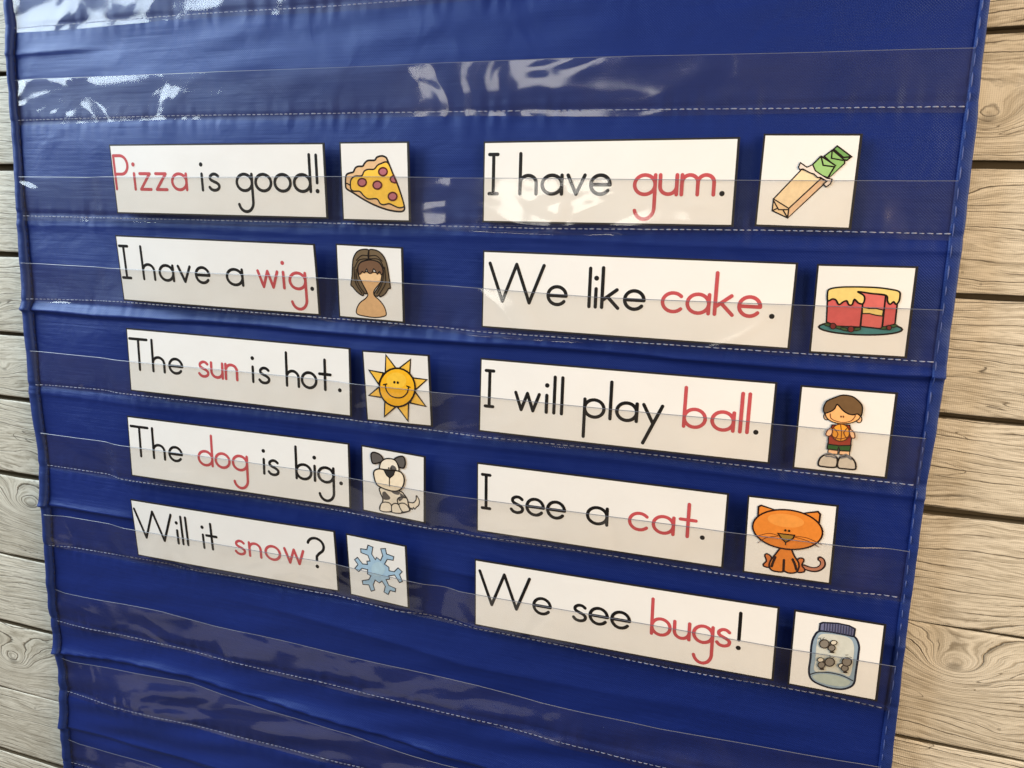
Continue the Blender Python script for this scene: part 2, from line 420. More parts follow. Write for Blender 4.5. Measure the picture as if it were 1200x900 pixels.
# right hem: a doubled strip folded over the edge
ys = np.linspace(YTOP, YBOT, 700)
hs = np.array([0, .06, .2, .5, .8, .94, 1.0, 1.0])
hd = np.array([.002, .016, .020, .021, .021, .018, .006, -.03])
xa = XR - .005 + wob(9, ys, .004, 3.0); xb = xright(ys)
Xh = xa[:, None] + (xb - xa)[:, None] * hs[None, :]
Yh = np.repeat(ys[:, None], len(hs), 1)
pk = 0.006 * np.sin(ys * 7.3) * np.sin(ys * 2.1 + 1) + .004 * np.sin(ys * 19)
Dh = relief(Xh, Yh) + hd[None, :] + pk[:, None] * hs[None, :]
hem = fast_grid('side_hem', np.stack([Xh * S, -Dh * S, Yh * S], -1).reshape(-1, 3), len(hs), len(ys), BIND, chart)

# left binding: a rolled cord-like edge
na = 12
ang = np.linspace(math.pi * 1.15, -math.pi * 0.05, na)
xi = xleft(ys) + .008; xo = xouter(ys)
cx = (xi + xo) / 2; rx = (xi - xo) / 2
stp = .006 * np.exp(-((np.mod(-ys, 1.0) - .06) / .03) ** 2)
Xb = cx[:, None] + rx[:, None] * np.cos(ang)[None, :]
Yb = np.repeat(ys[:, None], na, 1)
Db = relief(xi, ys)[:, None] + .008 + (.055 + wob(12, ys, .010, 6.0) - stp)[:, None] * np.sin(ang)[None, :]
fast_grid('side_binding', np.stack([Xb * S, -Db * S, Yb * S], -1).reshape(-1, 3)[:, :], na, len(ys), BIND, chart)

def stitch_mesh(name, pts, length, gap, w, lift, mat, parent, jitter=.28, bow=.006):
    """a run of separate little thread capsules along a polyline (X, Y, D)"""
    pts = np.array(pts); seg = np.linalg.norm(np.diff(pts, axis=0), axis=1)
    acc = np.concatenate([[0], np.cumsum(seg)]); s = 0; V = []; F = []
    r = np.random.default_rng(len(pts))
    while s < acc[-1] - length:
        l = length * (1 + r.uniform(-jitter, jitter)); ww = w * (1 + r.uniform(-.25, .25))
        A = np.array([ip(s, acc, pts[:, k]) for k in range(3)]); B = np.array([ip(s + l, acc, pts[:, k]) for k in range(3)])
        t = (B - A) / (np.linalg.norm(B - A) + 1e-9); nrm = np.array([-t[1], t[0], 0])
        A = A + nrm * r.uniform(-.15, .15) * w; B = B + nrm * r.uniform(-.15, .15) * w
        b0 = len(V)
        for q, sc, lf in ((0, .45, 0), (.25, 1, bow), (.75, 1, bow), (1, .45, 0)):
            c = A + (B - A) * q
            for dx, dz in ((-1, 0), (0, 1), (1, 0)):
                pnt = c + nrm * dx * ww / 2 * sc
                V.append(W3(pnt[0], pnt[1], pnt[2] + lift + lf + dz * ww * .5 * sc))
        for k in range(3):
            for e in range(2):
                F.append((b0 + k * 3 + e, b0 + k * 3 + e + 1, b0 + (k + 1) * 3 + e + 1, b0 + (k + 1) * 3 + e))
        s += l + gap * (1 + r.uniform(-jitter, jitter))
    return tag(mesh_obj(name, V, F, mat, parent, smooth=True), kind='stuff')

yq = np.linspace(YTOP, YBOT, 500)
stitch_mesh('hem_stitching', [(XR + .012 + .006 * math.sin(y * 2), y, relief(XR + .012, y) + .02) for y in yq], .085, .05, .0085, .002, THREAD2, chart)
stitch_mesh('binding_stitching', [(xleft(y) + .012, y, relief(xleft(y), y) + .004) for y in yq], .07, .02, .012, .003, THREADN, chart)

# ------------------------------------------------------------------ cards: poses in chart coordinates
# name: (x centre, y bottom, distance in front, lean, swing, roll, width)
PICS = {'pizza': (4.51, -1.992, .046, -.07, -.002, 0.0, .728), 'wig': (4.455, -2.946, .045, -.10, .007, -.018, .725),
        'sun': (4.764, -3.959, .045, -.109, -.003, .012, .724), 'dog': (4.704, -4.943, .046, -.106, .018, -.042, .718),
        'snow': (4.544, -5.899, .047, -.126, .05, -.013, .713), 'gum': (8.345, -1.962, .042, -.01, .001, -.013, .734),
        'cake': (8.858, -2.963, .045, -.093, .005, .014, .73), 'boy': (8.821, -3.959, .049, -.064, .006, .005, .732),
        'cat': (8.494, -4.949, .049, -.073, .009, .019, .729), 'jar': (8.961, -5.937, .05, -.041, .016, .014, .73)}
SENT = {'pizza': (2.684, -1.978, .049, -.078, -.005, -.001, 2.593), 'wig': (2.639, -2.924, .049, -.098, .003, -.007, 2.49),
        'sun': (2.827, -3.936, .049, -.027, -.010, -.008, 2.79), 'dog': (2.791, -4.928, .049, -.027, -.017, -.004, 2.82),
        'snow': (2.726, -5.887, .049, -.085, -.010, .005, 2.665), 'gum': (6.704, -1.972, .05, -.003, .004, .006, 2.218),
        'cake': (6.975, -2.946, .05, -.015, .007, -.003, 2.732), 'ball': (6.942, -3.943, .052, -.001, -.005, -.001, 2.659),
        'cat': (6.789, -4.951, .05, -.048, -.004, .002, 2.35), 'bugs': (7.043, -5.941, .05, -.02, .011, .014, 2.868)}
ROW = {'pizza': 2, 'gum': 2, 'wig': 3, 'cake': 3, 'sun': 4, 'boy': 4, 'ball': 4, 'dog': 5, 'cat': 5, 'snow': 6, 'jar': 6, 'bugs': 6}
SH, PH = .7126, .729

class Card:
    def __init__(s, q, h, bend):
        s.x, s.y, s.d, s.rx, s.ry, s.rz, s.w = q; s.h = h; s.bend = bend; s.shift = 0.0
        uu, vv = np.meshgrid(np.linspace(0, 1, 24), np.linspace(0, 1, 12))
        P = s.pt(uu * s.w, vv * s.h)
        s.shift = max(0.0, float(np.max(relief(P[0], P[1]) + .010 - P[2])))
    def pt(s, a, b, lift=0.0):
        """card coordinates (a right, b up, in pitches from the lower left corner) to chart X, Y, D"""
        a = np.asarray(a, float); b = np.asarray(b, float)
        px, py = a - s.w / 2, b
        z = lift + s.bend[0] * (1 - (2 * a / s.w - 1) ** 2) + s.bend[1] * (b / s.h) ** 2 * (a / s.w)
        cX, sX, cY, sY, cZ, sZ = math.cos(s.rx), math.sin(s.rx), math.cos(s.ry), math.sin(s.ry), math.cos(s.rz), math.sin(s.rz)
        y1 = cX * py + sX * z * 0; zin = sX * py
        x1 = cY * px + sY * zin; zin2 = -sY * px + cY * zin
        X = cZ * x1 - sZ * y1; Y = sZ * x1 + cZ * y1
        return s.x + X, s.y + Y, s.d + s.shift - zin2 + z
    def w3(s, a, b, lift=0.0):
        X, Y, D = s.pt(a, b, lift)
        return W3(float(X), float(Y), float(D))

LIFT = 0.0007
def slab(card, inset=.0):
    """card body: thin slab with a black printed edge"""
    nxx, nyy = (25, 5); V = []; F = []
    T = .010
    for side in (1, 0):
        for j in range(nyy):
            for i in range(nxx):
                V.append(card.w3(card.w * i / (nxx - 1), card.h * j / (nyy - 1), 0 if side else -T))
    o = nxx * nyy
    for j in range(nyy - 1):
        for i in range(nxx - 1):
            a = j * nxx + i
            F.append((a, a + 1, a + nxx + 1, a + nxx)); F.append((o + a + nxx, o + a + nxx + 1, o + a + 1, o + a))
    ring = [i for i in range(nxx)] + [j * nxx + nxx - 1 for j in range(1, nyy)] + [(nyy - 1) * nxx + i for i in range(nxx - 2, -1, -1)] + [j * nxx for j in range(nyy - 2, 0, -1)]
    for k in range(len(ring)):
        a, b = ring[k], ring[(k + 1) % len(ring)]
        F.append((b, a, o + a, o + b))
    return V, F
def face_sheet(card, m):
    nxx, nyy = (33, 9); V = []; F = []
    for j in range(nyy):
        for i in range(nxx):
            V.append(card.w3(m[0] + (card.w - m[0] - m[1]) * i / (nxx - 1), m[2] + (card.h - m[2] - m[3]) * j / (nyy - 1), LIFT))
    return V, grid_faces(nxx, nyy)

# ------------------------------------------------------------------ strokes, fills
def arc(cx, cy, r, a0, a1, n=None, ry=None):
    n = n or max(5, int(abs(a1 - a0) / 12)); ry = ry or r
    return [(cx + r * math.cos(math.radians(a0 + (a1 - a0) * i / n)), cy + ry * math.sin(math.radians(a0 + (a1 - a0) * i / n))) for i in range(n + 1)]
def catmull(P, closed, n=5):
    out = []; m = len(P)
    rng_ = range(m if closed else m - 1)
    for i in rng_:
        p0 = P[(i - 1) % m] if closed or i > 0 else P[0]; p1 = P[i]; p2 = P[(i + 1) % m]
        p3 = P[(i + 2) % m] if closed or i + 2 < m else P[-1]
        for k in range(n):
            t = k / n
            out.append(tuple(0.5 * (2 * p1[c] + (p2[c] - p0[c]) * t + (2 * p0[c] - 5 * p1[c] + 4 * p2[c] - p3[c]) * t * t + (3 * p1[c] - p0[c] - 3 * p2[c] + p3[c]) * t ** 3) for c in (0, 1)))
    if not closed: out.append(P[-1])
    return out
def ribbon(pts, w, closed=False, round_caps=True):
    """2-D ribbon along pts -> verts, faces"""
    P = [Vector(p) for p in pts]
    Q = [P[0]]
    for p in P[1:]:
        if (p - Q[-1]).length > 1e-5: Q.append(p)
    if closed and (Q[0] - Q[-1]).length < 1e-5: Q.pop()
    P = Q; n = len(P); V = []; F = []
    for i in range(n):
        a = P[i - 1] if (i > 0 or closed) else None
        b = P[(i + 1) % n] if (i < n - 1 or closed) else None
        d1 = (P[i] - a).normalized() if a is not None else None
        d2 = (b - P[i]).normalized() if b is not None else None
        if d1 is None: d1 = d2
        if d2 is None: d2 = d1
        t = (d1 + d2)
        t = t.normalized() if t.length > 1e-4 else d2
        nv = Vector((-t.y, t.x)); k = 1 / max(.55, abs(nv.dot(Vector((-d1.y, d1.x)))))
        V += [P[i] + nv * w / 2 * k, P[i] - nv * w / 2 * k]
    for i in range(n if closed else n - 1):
        j = (i + 1) % n
        F.append((2 * i, 2 * i + 1, 2 * j + 1, 2 * j))
    if round_caps and not closed:
        for end in (0, 1):
            c = P[-1] if end else P[0]; d = (P[-1] - P[-2]) if end else (P[0] - P[1])
            a0 = math.atan2(d.y, d.x) - math.pi / 2
            m = 7; base = len(V)
            ia, ib = (2 * n - 1, 2 * n - 2) if end else (0, 1)
            for k in range(1, m):
                V.append(c + Vector((math.cos(a0 + math.pi * k / m), math.sin(a0 + math.pi * k / m))) * w / 2)
            F.append((ia,) + tuple(range(base, base + m - 1)) + (ib,))
    return V, F
def disc(c, r, n=14):
    return [Vector((c[0] + r * math.cos(6.2832 * k / n), c[1] + r * math.sin(6.2832 * k / n))) for k in range(n)], [tuple(range(n))]

def L(*p): return ('s', list(p))
def C(*p): return ('s', list(p))
O = arc(.5, .5, .5, 90, 450, 26)
GL = {
 'o': (1.0, [('c', O)]), 'a': (1.0, [('c', O), L((1, 1), (1, 0))]), 'b': (1.0, [L((0, 2), (0, 0)), ('c', O)]),
 'c': (.88, [('s', arc(.5, .5, .5, 42, 318))]), 'd': (1.0, [('c', O), L((1, 2), (1, 0))]),
 'e': (.94, [('s', [(.02, .5), (.5, .5), (.93, .5)]), ('s', arc(.47, .5, .47, 0, 322, ry=.5))]),
 'g': (1.0, [('c', O), ('s', [(1, 1), (1, 0), (1, -.55)] + arc(.52, -.55, .48, -8, -165))]),
 'h': (.84, [L((0, 2), (0, 0)), ('s', [(0, .45)] + arc(.42, .57, .42, 172, 0) + [(.84, 0)])]),
 'i': (0.0, [L((0, 1), (0, 0)), ('d', (0, 1.5))]), 'l': (0.0, [L((0, 1.95), (0, 0))]),
 'k': (.80, [L((0, 2), (0, 0)), L((.72, 1), (.03, .40)), L((.26, .60), (.80, 0))]),
 'm': (1.5, [L((0, 1), (0, 0)), ('s', [(0, .5)] + arc(.375, .62, .375, 172, 0) + [(.75, 0)]), ('s', [(.75, .5)] + arc(1.125, .62, .375, 172, 0) + [(1.5, 0)])]),
 'n': (.80, [L((0, 1), (0, 0)), ('s', [(0, .45)] + arc(.40, .58, .40, 172, 0) + [(.80, 0)])]),
 'p': (1.0, [L((0, 1), (0, -.95)), ('c', O)]),
 's': (.66, [('s', catmull([(.62, .86), (.46, .98), (.25, .98), (.08, .84), (.10, .66), (.30, .54), (.50, .45), (.65, .30), (.60, .10), (.38, .0), (.14, .04), (0, .18)], False, 4))]),
 't': (.75, [L((.38, 1.8), (.38, 0)), L((0, 1), (.75, 1))]),
 'u': (.80, [('s', [(0, 1)] + arc(.40, .42, .40, 180, 352)), L((.80, 1), (.80, 0))]),
 'v': (.84, [L((0, 1), (.42, 0)), L((.42, 0), (.84, 1))]),
 'w': (1.28, [L((0, 1), (.32, 0)), L((.32, 0), (.64, 1)), L((.64, 1), (.96, 0)), L((.96, 0), (1.28, 1))]),
 'y': (.92, [L((0, 1), (.47, .03)), L((.92, 1), (.06, -.95))]),
 'z': (.74, [L((0, 1), (.72, 1)), L((.72, 1), (0, 0)), L((0, 0), (.74, 0))]),
 'P': (1.0, [L((0, 1.98), (0, 0)), ('s', [(0, 1.98), (.48, 1.98)] + arc(.48, 1.47, .51, 88, -88) + [(0, .96)])]),
 'I': (.50, [L((.25, 1.98), (.25, 0)), L((0, 1.98), (.50, 1.98)), L((0, 0), (.50, 0))]),
 'W': (2.9, [L((0, 1.98), (.72, 0)), L((.72, 0), (1.45, 1.98)), L((1.45, 1.98), (2.17, 0)), L((2.17, 0), (2.9, 1.98))]),
 'T': (1.28, [L((0, 1.98), (1.28, 1.98)), L((.64, 1.98), (.64, 0))]),
 '!': (0.0, [L((0, 1.98), (0, .52)), ('d', (0, .03))]), '.': (0.0, [('d', (0, .06))]),
 '?': (.95, [('s', arc(.475, 1.48, .475, 165, -38) + [(.62, .98), (.50, .78), (.48, .5)]), ('d', (.48, .03))]),
}
INK_BLACK = (24, 22, 22); INK_RED = (188, 80, 86)
SW = .195
def word(card, parent, text, x0, x1, rgb, xh=.160, base=.256):
    sw = SW * xh
    widths = [GL[c][0] for c in text]
    xw = xh * 1.12                     # the letters are a little wider than tall
    tot = (x1 - x0 - sw) / xw
    gaps = max(1, len(text) - 1)
    nat = sum(widths); gap = (tot - nat) / gaps if len(text) > 1 else 0
    sc = 1.0
    if len(text) > 1:
        g2 = min(max(gap, .20 if 'W' in text else .24), .62); sc = tot / (nat + g2 * gaps); gap = g2
    elif nat > 0:
        sc = tot / nat
    yf = lambda b: 1 + (b - 1) * 1.16 if b > 1 else (b * 1.25 if b < 0 else b)
    x = x0 + sw / 2 if nat > 0 or len(text) > 1 else (x0 + x1) / 2
    V = []; F = []; lay = 0
    for ch in text:
        for kind, d in GL[ch][1]:
            if kind == 'd':
                v, f = disc((x + d[0] * xw * sc, base + yf(d[1]) * xh), sw * .70)
            else:
                pts = [(x + a * xw * sc, base + yf(b) * xh) for a, b in d]
                v, f = ribbon(pts[:-1] if kind == 'c' else pts, sw, closed=(kind == 'c'))
            o = len(V)
            V += [card.w3(q.x, q.y, LIFT * 2 + .00035 * (lay % 5)) for q in v]
            F += [tuple(o + k for k in ff) for ff in f]
            lay += 1
        x += (GL[ch][0] + gap) * xw * sc
    return mesh_obj('printed_word', V, F, ink(rgb), parent)

def sentence_card(key, words, label, bend):
    c = Card(SENT[key], SH, bend)
    V, F = slab(c)
    loc = c.w3(c.w / 2, 0)
    root = empty('sentence_card', loc)
    tag(root, label, 'word card', 'sentence strips in the pockets of the blue chart')
    mesh_obj('card_stock', V, F, CARDEDGE, root)
    V, F = face_sheet(c, (.014, .020, .015, .016))
    mesh_obj('card_face', V, F, PAPER, root, smooth=True)
    for t, a, b, red in words:
        word(c, root, t, max(a, .022), b, INK_RED if red else INK_BLACK)
    return c

CARDS = {}
def sc(key, words, label, bend=(0.0, 0.0)):
    CARDS.setdefault(ROW[key], []).append(sentence_card(key, words, label, bend))
sc('pizza', [('Pizza', .022, .975, 1), ('is', 1.141, 1.378, 0), ('good', 1.56, 2.435, 0), ('!', 2.468, 2.522, 0)], 'white card reading Pizza is good! with a black border, beside the pizza picture', (.012, .0))
sc('wig', [('I', .022, .165, 0), ('have', .315, 1.213, 0), ('a', 1.404, 1.625, 0), ('wig', 1.785, 2.365, 1), ('.', 2.395, 2.445, 0)], 'white card reading I have a wig. beside the brown haired wig picture', (.015, .02))
sc('sun', [('The', .022, .736, 0), ('sun', .925, 1.439, 1), ('is', 1.608, 1.837, 0), ('hot', 2.021, 2.57, 0), ('.', 2.638, 2.682, 0)], 'white card reading The sun is hot. beside the smiling sun picture', (-.01, .01))
sc('dog', [('The', .03, .738, 0), ('dog', .93, 1.587, 1), ('is', 1.769, 1.977, 0), ('big', 2.167, 2.641, 0), ('.', 2.687, 2.736, 0)], 'white card reading The dog is big. beside the sitting dog picture', (.0, .01))
sc('snow', [('Will', .022, .773, 0), ('it', .961, 1.174, 0), ('snow', 1.385, 2.276, 1), ('?', 2.309, 2.532, 0)], 'white card reading Will it snow? lowest in the left column, beside the snowflake', (.012, .01))
sc('gum', [('I', .045, .155, 0), ('have', .339, 1.184, 0), ('gum', 1.365, 2.053, 1), ('.', 2.082, 2.130, 0)], 'white card reading I have gum. beside the wrapped gum picture', (.0, .0))
sc('cake', [('We', .057, .823, 0), ('like', 1.005, 1.521, 0), ('cake', 1.65, 2.485, 1), ('.', 2.54, 2.594, 0)], 'white card reading We like cake. beside the pink cake picture', (.01, .0))
sc('ball', [('I', .046, .154, 0), ('will', .347, .826, 0), ('play', 1.009, 1.739, 0), ('ball', 1.90, 2.465, 1), ('.', 2.50, 2.544, 0)], 'white card reading I will play ball. beside the picture of a boy', (.01, .01))
sc('cat', [('I', .043, .152, 0), ('see', .34, .897, 0), ('a', 1.087, 1.302, 0), ('cat', 1.48, 2.10, 1), ('.', 2.125, 2.175, 0)], 'white card reading I see a cat. beside the orange cat picture', (.0, .01))
sc('bugs', [('We', .04, .807, 0), ('see', 1.009, 1.578, 0), ('bugs', 1.755, 2.485, 1), ('!', 2.515, 2.58, 0)], 'white card reading We see bugs! lowest in the right column, beside the bug jar', (.01, .0))

# ------------------------------------------------------------------ picture cards
def homography(src, dst):
    A = []
    for (x, y), (a, b) in zip(src, dst):
        A.append([x, y, 1, 0, 0, 0, -a * x, -a * y, -a]); A.append([0, 0, 0, x, y, 1, -b * x, -b * y, -b])
    return np.linalg.svd(np.array(A, float))[2][-1].reshape(3, 3)
K = (28, 20, 17)
class Art:
    """flat printed artwork on a picture card; shapes are given on the artist's sheet, whose four corners are `sheet`"""
    def __init__(s, key, sheet, label):
        s.c = Card(PICS[key], PH, (0.0, 0.0))
        c = s.c
        s.H = homography(sheet, [(0, c.h), (c.w, c.h), (c.w, 0), (0, 0)])
        s.unit = c.w / (abs(sheet[1][0] - sheet[0][0]))
        s.lay = 1
        s.root = empty('picture_card', c.w3(c.w / 2, 0))
        tag(s.root, label, 'picture card', 'square picture cards in the pockets of the blue chart')
        V, F = slab(c); mesh_obj('card_stock', V, F, CARDEDGE, s.root)
        V, F = face_sheet(c, (.015, .021, .016, .015)); mesh_obj('card_face', V, F, PAPER, s.root, smooth=True)
        CARDS.setdefault(ROW[key], []).append(c)
    def m(s, p):
        q = s.H @ np.array([p[0], p[1], 1.0]); return (q[0] / q[2], q[1] / q[2])
    def shape(s, name, pts, fill=None, line=K, w=12, smooth=True, closed=True, cap=True, extra=()):
        P = catmull(pts, closed) if smooth else list(pts)
        P = [s.m(p) for p in P]
        V = []; F = []; idx = []; mats = []
        if fill is not None:
            lift = LIFT * (1 + s.lay); s.lay += .5
            tri = geometry.tessellate_polygon([[Vector((a, b, 0)) for a, b in P]])
            V += [s.c.w3(a, b, lift) for a, b in P]
            for t in tri:
                a, b, c = [Vector(P[i]) for i in t]
                if abs((b - a).cross(c - a)) < 1e-12: continue
                F.append(tuple(t) if (b - a).cross(c - a) > 0 else tuple(reversed(t))); idx.append(0)
            mats.append(ink(fill))
        if line is not None:
            k = len(mats); mats.append(ink(line))
            for pl, cl in [(P, closed)] + [([s.m(p) for p in e], False) for e in extra]:
                lift = LIFT * (1 + s.lay); s.lay += .5
                v, f = ribbon(pl, w * 1.2 * s.unit, closed=cl, round_caps=cap)
                o = len(V)
                V += [s.c.w3(q.x, q.y, lift) for q in v]
                for ff in f: F.append(tuple(o + i for i in ff)); idx.append(k)
        return mesh_obj(name, V, F, mats, s.root, idx=idx)
    def oval(s, name, cx, cy, rx, ry, fill=None, line=K, w=12, rot=0, n=26):
        a = math.radians(rot)
        P = [(cx + rx * math.cos(t) * math.cos(a) - ry * math.sin(t) * math.sin(a), cy + rx * math.cos(t) * math.sin(a) + ry * math.sin(t) * math.cos(a)) for t in [6.28318 * k / n for k in range(n)]]
        return s.shape(name, P, fill, line, w, smooth=False)
    def line(s, name, pts, color=K, w=10, smooth=True, extra=()):
        return s.shape(name, pts, None, color, w, smooth, closed=False, extra=extra)

a = Art('pizza', [(66, 60), (803, 65), (825, 892), (108, 880)], 'square white card printed with a pepperoni pizza slice')
a.shape('crust', [(138, 440), (150, 400), (185, 385), (220, 375), (240, 335), (270, 318), (320, 315), (340, 285), (375, 258), (445, 255), (470, 225), (520, 212), (560, 225), (580, 255), (640, 400), (680, 490), (720, 600), (755, 720), (758, 765), (725, 785), (650, 780), (560, 760), (450, 720), (330, 660), (215, 590), (150, 550), (138, 510)], (224, 186, 142), w=15)
a.line('crust_seam', [(140, 492), (165, 500), (188, 516)], w=11)
a.shape('cheese', [(190, 520), (195, 460), (235, 420), (310, 415), (335, 370), (375, 350), (440, 348), (475, 310), (510, 292), (582, 280), (640, 400), (680, 490), (720, 600), (755, 715), (745, 740), (700, 745), (650, 725), (600, 705), (540, 715), (505, 700), (470, 655), (380, 655), (330, 620), (290, 578), (230, 575), (200, 560)], (243, 198, 74), w=12)
for cx, cy in ((535, 375), (315, 485), (477, 513), (638, 630)):
    a.oval('pepperoni', cx, cy, 45, 41, (178, 106, 118), (84, 26, 18), 13)
a.shape('pepperoni', [(648, 415), (622, 430), (612, 455), (625, 480), (655, 490), (676, 490)], (178, 106, 118), (84, 26, 18), 11, smooth=False)

a = Art('wig', [(78, 55), (782, 100), (803, 875), (112, 820)], 'square white card printed with a brown bobbed wig on a tan bust')
a.shape('bust', [(414, 565), (402, 615), (335, 668), (300, 735), (308, 785), (400, 808), (500, 818), (590, 805), (612, 778), (590, 705), (540, 640), (490, 595), (485, 540), (560, 440), (560, 365), (325, 355), (340, 460)], (216, 176, 130), w=9)
a.shape('bust_highlight', [(345, 370), (545, 375), (530, 440), (360, 435)], (228, 192, 148), None)
HAIR = (110, 94, 72)
a.shape('hair', [(240, 480), (252, 400), (258, 280), (270, 200), (310, 140), (370, 118), (432, 130), (432, 212), (345, 250), (312, 310), (322, 380), (360, 465), (410, 560), (398, 575), (380, 570), (372, 592), (345, 585), (300, 550), (262, 505)], HAIR, w=10)
a.shape('hair', [(432, 130), (480, 122), (540, 145), (590, 200), (620, 280), (640, 400), (655, 512), (636, 520), (600, 575), (552, 605), (535, 588), (515, 600), (485, 575), (545, 480), (568, 380), (575, 320), (535, 250), (432, 215)], HAIR, w=10)
a.shape('fringe', [(322, 360), (318, 300), (350, 250), (440, 228), (520, 245), (560, 285), (578, 345), (562, 382), (548, 350), (532, 352), (520, 372), (500, 340), (480, 318), (462, 360), (425, 358), (408, 318), (385, 358), (362, 345), (340, 372)], (112, 84, 64), w=8)
a.line('hair_strands', [(300, 230), (355, 180), (430, 185)], w=7, extra=[catmull([(440, 185), (510, 185), (570, 240)], False), catmull([(285, 300), (330, 225), (430, 215)], False), catmull([(440, 215), (540, 225), (590, 320)], False), catmull([(275, 300), (282, 400), (300, 480), (360, 570)], False), catmull([(300, 320), (300, 400), (330, 490), (380, 560)], False), catmull([(595, 300), (605, 400), (600, 480), (540, 580)], False), catmull([(585, 330), (580, 420), (560, 490), (515, 570)], False), [(432, 135), (432, 215)]])

a = Art('sun', [(88, 62), (795, 105), (825, 845), (132, 785)], 'square white card printed with a smiling yellow sun')
for tr in ([(340, 108), (332, 300), (450, 250)], [(598, 152), (470, 250), (588, 315)], [(768, 358), (600, 338), (640, 470)], [(755, 632), (645, 485), (590, 598)], [(568, 785), (450, 630), (575, 600)], [(320, 742), (328, 560), (450, 632)], [(160, 525), (280, 425), (315, 547)], [(165, 265), (315, 292), (262, 405)]):
    a.shape('sun_ray', tr, (240, 192, 76), w=13, smooth=False)
a.oval('sun_disc', 458, 440, 188, 198, (243, 184, 38), w=15)
a.oval('sun_glow', 450, 370, 105, 85, (247, 198, 66), None)
a.line('smile', [(335, 410), (345, 470), (390, 525), (460, 546), (520, 535), (565, 490), (578, 430)], w=11, extra=[[(315, 412), (350, 405)], [(560, 424), (592, 436)]])
for cx in (430, 466): a.oval('eye', cx, 386 + (cx - 430) * .1, 12, 14, K, None)

a = Art('dog', [(80, 62), (748, 182), (748, 880), (90, 748)], 'square white card printed with a sitting white dog with grey patches')
DG = (96, 92, 90); DC = (238, 229, 212)
a.shape('tail', [(560, 660), (620, 662), (650, 632), (655, 588), (682, 630), (682, 680), (652, 712), (635, 728), (625, 712), (610, 732), (600, 718), (580, 737)], DC, w=9)
a.shape('body', [(285, 505), (280, 560), (305, 620), (300, 660), (275, 700), (275, 735), (320, 755), (385, 758), (440, 768), (500, 770), (560, 755), (590, 735), (572, 680), (562, 630), (530, 580), (480, 540)], DC, w=11)
a.shape('patch', [(300, 560), (325, 545), (350, 568), (382, 605), (370, 630), (312, 625)], DG, None)
a.shape('patch', [(400, 548), (480, 548), (474, 578), (430, 572)], DG, None)
a.shape('patch', [(488, 560), (530, 590), (545, 615), (495, 600)], DG, None)
a.shape('patch', [(468, 625), (492, 602), (520, 612), (485, 645)], DG, None)
a.line('haunch', [(470, 690), (458, 630), (490, 602), (545, 610)], w=9)
for P in ([(275, 725), (290, 670), (330, 655), (380, 668), (400, 710), (395, 750), (330, 758), (282, 745)], [(400, 690), (440, 668), (480, 690), (505, 740), (495, 770), (430, 768), (402, 755)], [(475, 680), (520, 665), (562, 690), (585, 740), (540, 755), (508, 750)]):
    a.shape('paw', P, DC, w=9)
a.shape('ear', [(315, 215), (285, 165), (225, 138), (190, 150), (188, 200), (205, 250), (250, 250), (295, 235)], DG, w=12)
a.shape('ear', [(425, 215), (470, 185), (520, 182), (540, 220), (540, 270), (522, 300), (480, 290), (462, 255)], DG, w=12)
a.shape('head', [(275, 310), (285, 250), (320, 212), (370, 202), (430, 215), (465, 265), (474, 335), (400, 350), (300, 340)], DC, w=11)
a.shape('eye_patch', [(385, 300), (405, 270), (438, 285), (450, 320), (395, 320)], DG, None)
a.shape('muzzle', [(215, 370), (225, 325), (270, 308), (330, 315), (440, 325), (500, 345), (530, 400), (525, 470), (495, 520), (440, 540), (370, 530), (290, 500), (240, 460)], (240, 226, 202), w=12)
a.shape('nose', [(320, 318), (435, 328), (422, 370), (382, 404), (350, 375)], (50, 48, 48), w=8, smooth=False)
a.line('mouth', [(379, 400), (378, 485)], w=8, smooth=False)
for cx in (372, 396): a.oval('eye', cx, 300, 8, 9, K, None)

a = Art('snow', [(100, 45), (722, 180), (760, 838), (148, 690)], 'square white card printed with a pale blue snowflake')
a.shape('snowflake', [(330, 168), (380, 190), (368, 262), (405, 320), (420, 297), (460, 330), (482, 280), (460, 208), (508, 205), (520, 262), (595, 290), (588, 328), (528, 318), (500, 368), (545, 400), (548, 438), (600, 448), (640, 408), (682, 448), (655, 478), (685, 550), (655, 562), (605, 482), (545, 490), (555, 525), (518, 530), (545, 590), (618, 625), (612, 660), (560, 645), (540, 688), (497, 660), (510, 600), (475, 545), (450, 565), (405, 535), (385, 585), (402, 640), (365, 652), (340, 585), (280, 580), (272, 540), (340, 530), (362, 490), (325, 470), (328, 425), (270, 410), (235, 445), (195, 412), (228, 370), (192, 320), (222, 295), (275, 365), (325, 370), (320, 335), (352, 335), (330, 275), (258, 245), (255, 205), (318, 215)], (160, 192, 218), (58, 58, 66), 8, smooth=False)
a.oval('snowflake_centre', 435, 420, 70, 75, (172, 202, 220), None)

